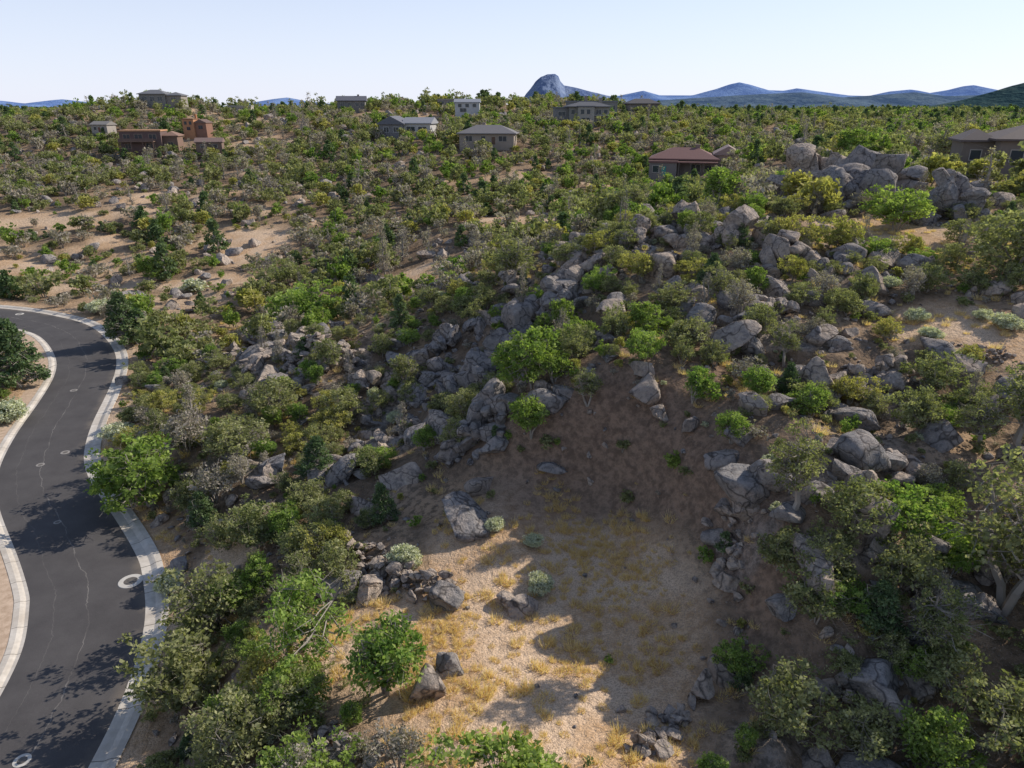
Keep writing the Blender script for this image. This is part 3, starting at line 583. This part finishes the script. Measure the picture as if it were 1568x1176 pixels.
# pale desert haze low on the horizon
tc=nt.nodes.new('ShaderNodeTexCoord'); sx=nt.nodes.new('ShaderNodeSeparateXYZ'); nt.links.new(tc.outputs['Generated'],sx.inputs[0])
mr=nt.nodes.new('ShaderNodeMapRange'); mr.inputs[1].default_value=0; mr.inputs[2].default_value=.4; mr.inputs[3].default_value=.85; mr.inputs[4].default_value=.10; nt.links.new(sx.outputs[2],mr.inputs[0])
mx=nt.nodes.new('ShaderNodeMix'); mx.data_type='RGBA'; nt.links.new(mr.outputs[0],mx.inputs[0]); nt.links.new(sk.outputs[0],mx.inputs[6]); mx.inputs[7].default_value=(5.6,5.8,6.9,1)
nt.links.new(mx.outputs[2],bg.inputs[0]); bg.inputs[1].default_value=.15
S.view_settings.view_transform='Standard'; S.view_settings.look='None'; S.view_settings.exposure=0
# ------------------------------------------------------------------ named trees
def tree(name,u,v,hpx,proto,seed,wide=1.0,lean=(0,0)):
    x,y,z=site(u,v); h=hpx/F*math.hypot(y,CH-z)*1.1; s=h/proto['h']
    ob=bpy.data.objects.new(name,proto.data); S.collection.objects.link(ob); ob.location=(x,y,z-.05)
    ob.rotation_euler=(lean[0],lean[1],seed*1.7); ob.scale=(s*wide,s*wide,s); return ob
TR=[('scrub_oak',230,775,112,0,1.15),('scrub_oak',205,760,80,2,1.1),('juniper_tree',196,528,84,9,1.1),('juniper_tree',30,595,112,9,1.15),('scrub_oak',460,500,66,2,1.2),('scrub_oak',230,432,40,0,1.1),('mountain_mahogany',435,442,48,4,1.2),
('scrub_oak',815,592,98,0,1.1),('scrub_oak',812,672,74,1,1.1),('scrub_oak',1100,325,66,0,1.3),('scrub_oak',592,1062,128,1,1.1),('mountain_mahogany',1430,600,66,4,1.2),('scrub_oak',1372,355,64,2,1.2),
('yellow_leaf_shrub',1200,385,60,12,1.1),('yellow_leaf_shrub',1285,390,60,12,1.1),('mountain_mahogany',700,690,52,3,1.1),('mountain_mahogany',1550,425,100,3,1.3),('mountain_mahogany',530,650,60,3,1),('mountain_mahogany',620,600,60,5,1),
('scrub_oak',1300,250,48,0,1.3),('scrub_oak',780,1290,125,2,1.2),('scrub_oak',650,690,44,1,1.1),('mountain_mahogany',420,640,62,3,1.2),('scrub_oak',1120,680,60,1,1.1),('scrub_oak',1300,620,52,12,1.2),('scrub_oak',1240,640,60,1,1),
('sage_bush',622,868,40,11,1),('sage_bush',760,812,24,11,1.1),('sage_bush',816,835,22,11,1.1),('sage_bush',825,908,34,11,1.0),('sage_bush',188,678,36,11,1.2),('sage_bush',265,905,36,11,1),('sage_bush',1400,492,24,11,1.2),('sage_bush',1540,505,28,11,1.4),('sage_bush',1505,490,20,11,1.2),('sage_bush',20,645,40,11,1.2),('sage_bush',1360,440,20,11,1.3),('sage_bush',1425,520,22,11,1.3),('sage_bush',160,480,26,11,1.3),
('mountain_mahogany',330,960,100,4,1.1),('mountain_mahogany',290,1080,110,6,1.1),('scrub_oak',400,905,60,0,1),('mountain_mahogany',370,1160,100,3,1.1),('yellow_leaf_shrub',330,770,66,7,1.1),('mountain_mahogany',360,700,66,4,1.3),('mountain_mahogany',290,690,70,7,1.1),('juniper_tree',820,560,60,10,1),
('mountain_mahogany',400,840,70,6,1.2),('mountain_mahogany',465,860,62,4,1.1),('scrub_oak',435,830,54,0,1.1),('mountain_mahogany',500,810,54,3,1.1),('mountain_mahogany',480,780,48,6,1.2),('mountain_mahogany',350,840,60,4,1.1),('mountain_mahogany',440,1100,80,6,1.1),('yellow_leaf_shrub',410,1060,70,12,1.1),
('mountain_mahogany',1300,810,80,3,1.2),('mountain_mahogany',1380,900,90,4,1.1),('scrub_oak',1380,820,80,2,1.1),('mountain_mahogany',1250,950,86,6,1.1),('mountain_mahogany',1200,1120,100,3,1.1),('scrub_oak',1410,1180,100,0,1.1),('mountain_mahogany',1540,1150,110,4,1.1),('mountain_mahogany',610,1180,80,7,1),('scrub_oak',450,1230,90,2,1.1),
('mountain_mahogany',1190,870,70,6,1.1),('mountain_mahogany',1320,1150,80,4,1.1),('mountain_mahogany',1440,1060,80,3,1.1),('mountain_mahogany',1260,870,70,4,1.1),('juniper_tree',1340,960,80,10,1.1)]
for i,(nm,u,v,h,pi_,w_) in enumerate(TR): tree(nm,u,v,h,HI[pi_],i,w_)
TL=[('open_crown_tree',1210,792,150,0,.9),('open_crown_tree',1535,935,240,1,1.1),('open_crown_tree',1560,700,150,0,1.1),('dry_snag_tree',582,800,70,2,.8),('leaning_oak_tree',455,1010,150,3,1.1),('open_crown_tree',785,440,85,1,1.1),('open_crown_tree',965,345,66,1,1.2),('dry_snag_tree',730,410,60,2,.9),('dry_snag_tree',590,430,90,2,.6),('open_crown_tree',1440,260,60,0,1.2),('open_crown_tree',1200,560,66,0,1),('dry_snag_tree',800,470,60,2,.8),('open_crown_tree',1100,470,66,1,1.1),('open_crown_tree',900,620,60,1,1.1),('open_crown_tree',300,670,90,2,1.0),('open_crown_tree',1490,690,90,0,1.2),('open_crown_tree',1420,1010,120,0,1.1),('dry_snag_tree',1480,640,80,2,.9),('dry_snag_tree',430,560,60,2,.8),('dry_snag_tree',1060,400,60,2,.8)]
for i,(nm,u,v,h,pi_,w_) in enumerate(TL): tree(nm,u,v,h,TALL[pi_],i+3,w_,(0,.25 if 'leaning' in nm else 0))
# ------------------------------------------------------------------ masses
wN=[1.0,.8,1.0,2.4,2.6,1.2,2.4,2.0,1.3,.45,.45,.35,1.4,.8]
def lotm(x,y): return ((x-1)/10)**2+((y-31)/13)**2<1
def dn(x,y): 
    g=1-clear(x,y)*1.0; g=g*np.clip(.78+fbm(x/9,y/9,5,3)*.9,.2,1)*(1-.5*ridge(x,y))
    g=g*(1-.8*scarp(x,y)[1])
    return np.where(lotm(x,y),g*.3,g)
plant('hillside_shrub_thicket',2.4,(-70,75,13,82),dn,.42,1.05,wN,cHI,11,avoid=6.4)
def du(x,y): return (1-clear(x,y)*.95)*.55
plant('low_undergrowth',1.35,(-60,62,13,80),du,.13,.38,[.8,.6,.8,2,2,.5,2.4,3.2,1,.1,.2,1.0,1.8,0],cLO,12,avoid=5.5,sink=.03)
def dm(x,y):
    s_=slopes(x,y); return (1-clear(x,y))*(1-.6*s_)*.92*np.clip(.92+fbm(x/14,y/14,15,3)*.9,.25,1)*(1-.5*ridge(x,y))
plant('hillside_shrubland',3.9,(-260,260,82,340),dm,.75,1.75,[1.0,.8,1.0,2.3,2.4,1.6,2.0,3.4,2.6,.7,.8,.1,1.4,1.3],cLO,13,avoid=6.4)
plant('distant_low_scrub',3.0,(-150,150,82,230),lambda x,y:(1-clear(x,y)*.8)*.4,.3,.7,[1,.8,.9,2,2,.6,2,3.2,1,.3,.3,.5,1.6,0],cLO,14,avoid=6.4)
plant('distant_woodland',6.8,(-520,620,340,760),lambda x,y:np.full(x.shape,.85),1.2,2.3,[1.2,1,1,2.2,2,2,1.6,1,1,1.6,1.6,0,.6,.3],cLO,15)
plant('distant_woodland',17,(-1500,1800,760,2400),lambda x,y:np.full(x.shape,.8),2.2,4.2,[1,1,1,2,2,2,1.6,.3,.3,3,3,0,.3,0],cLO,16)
def dr(x,y):
    rr=sm(12,18,x)*(1-sm(60,95,y)); return (.11+.8*ridge(x,y)+.16*rr)*(1-clear(x,y)*.97)
def rocks(name,cell,reg,dens,smin,smax,pw,seed,avoid=5.4):
    x,y,r=jgrid(cell,*reg,seed); k=(r.rand(len(x))<dens(x,y))&(roadd(x,y)>avoid)&hmask(x,y); x=x[k];y=y[k]; N=len(x); s=smin+(smax-smin)*r.rand(N)**pw
    rot=np.stack([r.randn(N)*.35,r.randn(N)*.35,r.rand(N)*6.28],1); instancer(name,np.stack([x,y,Z(x,y)+s*.2],1),rot,np.stack([s,s*r.uniform(.7,1.1,N),s*r.uniform(.7,1.1,N)],1),r.randint(0,10,N),cRK)
rocks('scattered_granite_boulders',1.35,(-62,66,14,125),dr,.3,2.1,2.5,21)
rocks('scattered_stones',.75,(-40,42,14,80),lambda x,y:.16*(1-clear(x,y)*.8)+.3*dr(x,y),.06,.36,2,22)
rocks('distant_granite_boulders',3.2,(-200,200,100,330),lambda x,y:.22*np.clip(.6+fbm(x/20,y/20,8,3)*3,0,1.6),.6,2.5,2.0,23)
def tuft(name,seed,nb,h,rad,mat):
    r=np.random.RandomState(seed); a=r.rand(nb)*6.28; rr=rad*np.sqrt(r.rand(nb)); b=np.stack([rr*np.cos(a),rr*np.sin(a),np.zeros(nb)],1)
    d=np.stack([np.cos(a)*.5,np.sin(a)*.5,np.ones(nb)],1)+r.randn(nb,3)*.3; tp=b+d*(h*r.uniform(.5,1.1,nb))[:,None]; s_=np.cross(d,r.randn(nb,3)); s_/=np.linalg.norm(s_,axis=1)[:,None]; s_*=.014
    V=np.stack([b-s_,b+s_,tp],1).reshape(-1,3); return mk(name,V,[np.arange(nb*3).reshape(-1,3)],[mat],link=False,attrs={'tint':np.repeat(.35+.65*r.rand(nb),3)})
GR=[tuft('grasslib_%d'%i,i,100,.20+.05*i,.26,M_grs) for i in range(4)]; cGR=coll('grass_library',GR)
plant('dry_grass',.45,(-16,18,15,42),lambda x,y:clear(x,y)*np.clip(.4+fbm(x/3,y/3,25,3)*1.6,.06,.85),.4,1.15,[1,1,1,1],cGR,31,avoid=6,sink=.0)
plant('dry_grass_on_slopes',.9,(-62,66,14,100),lambda x,y:np.clip(.25+fbm(x/6,y/6,27,3)*1.2,.0,.6),.6,1.4,[1,1,1,1],cGR,32,avoid=5.4,sink=.0)
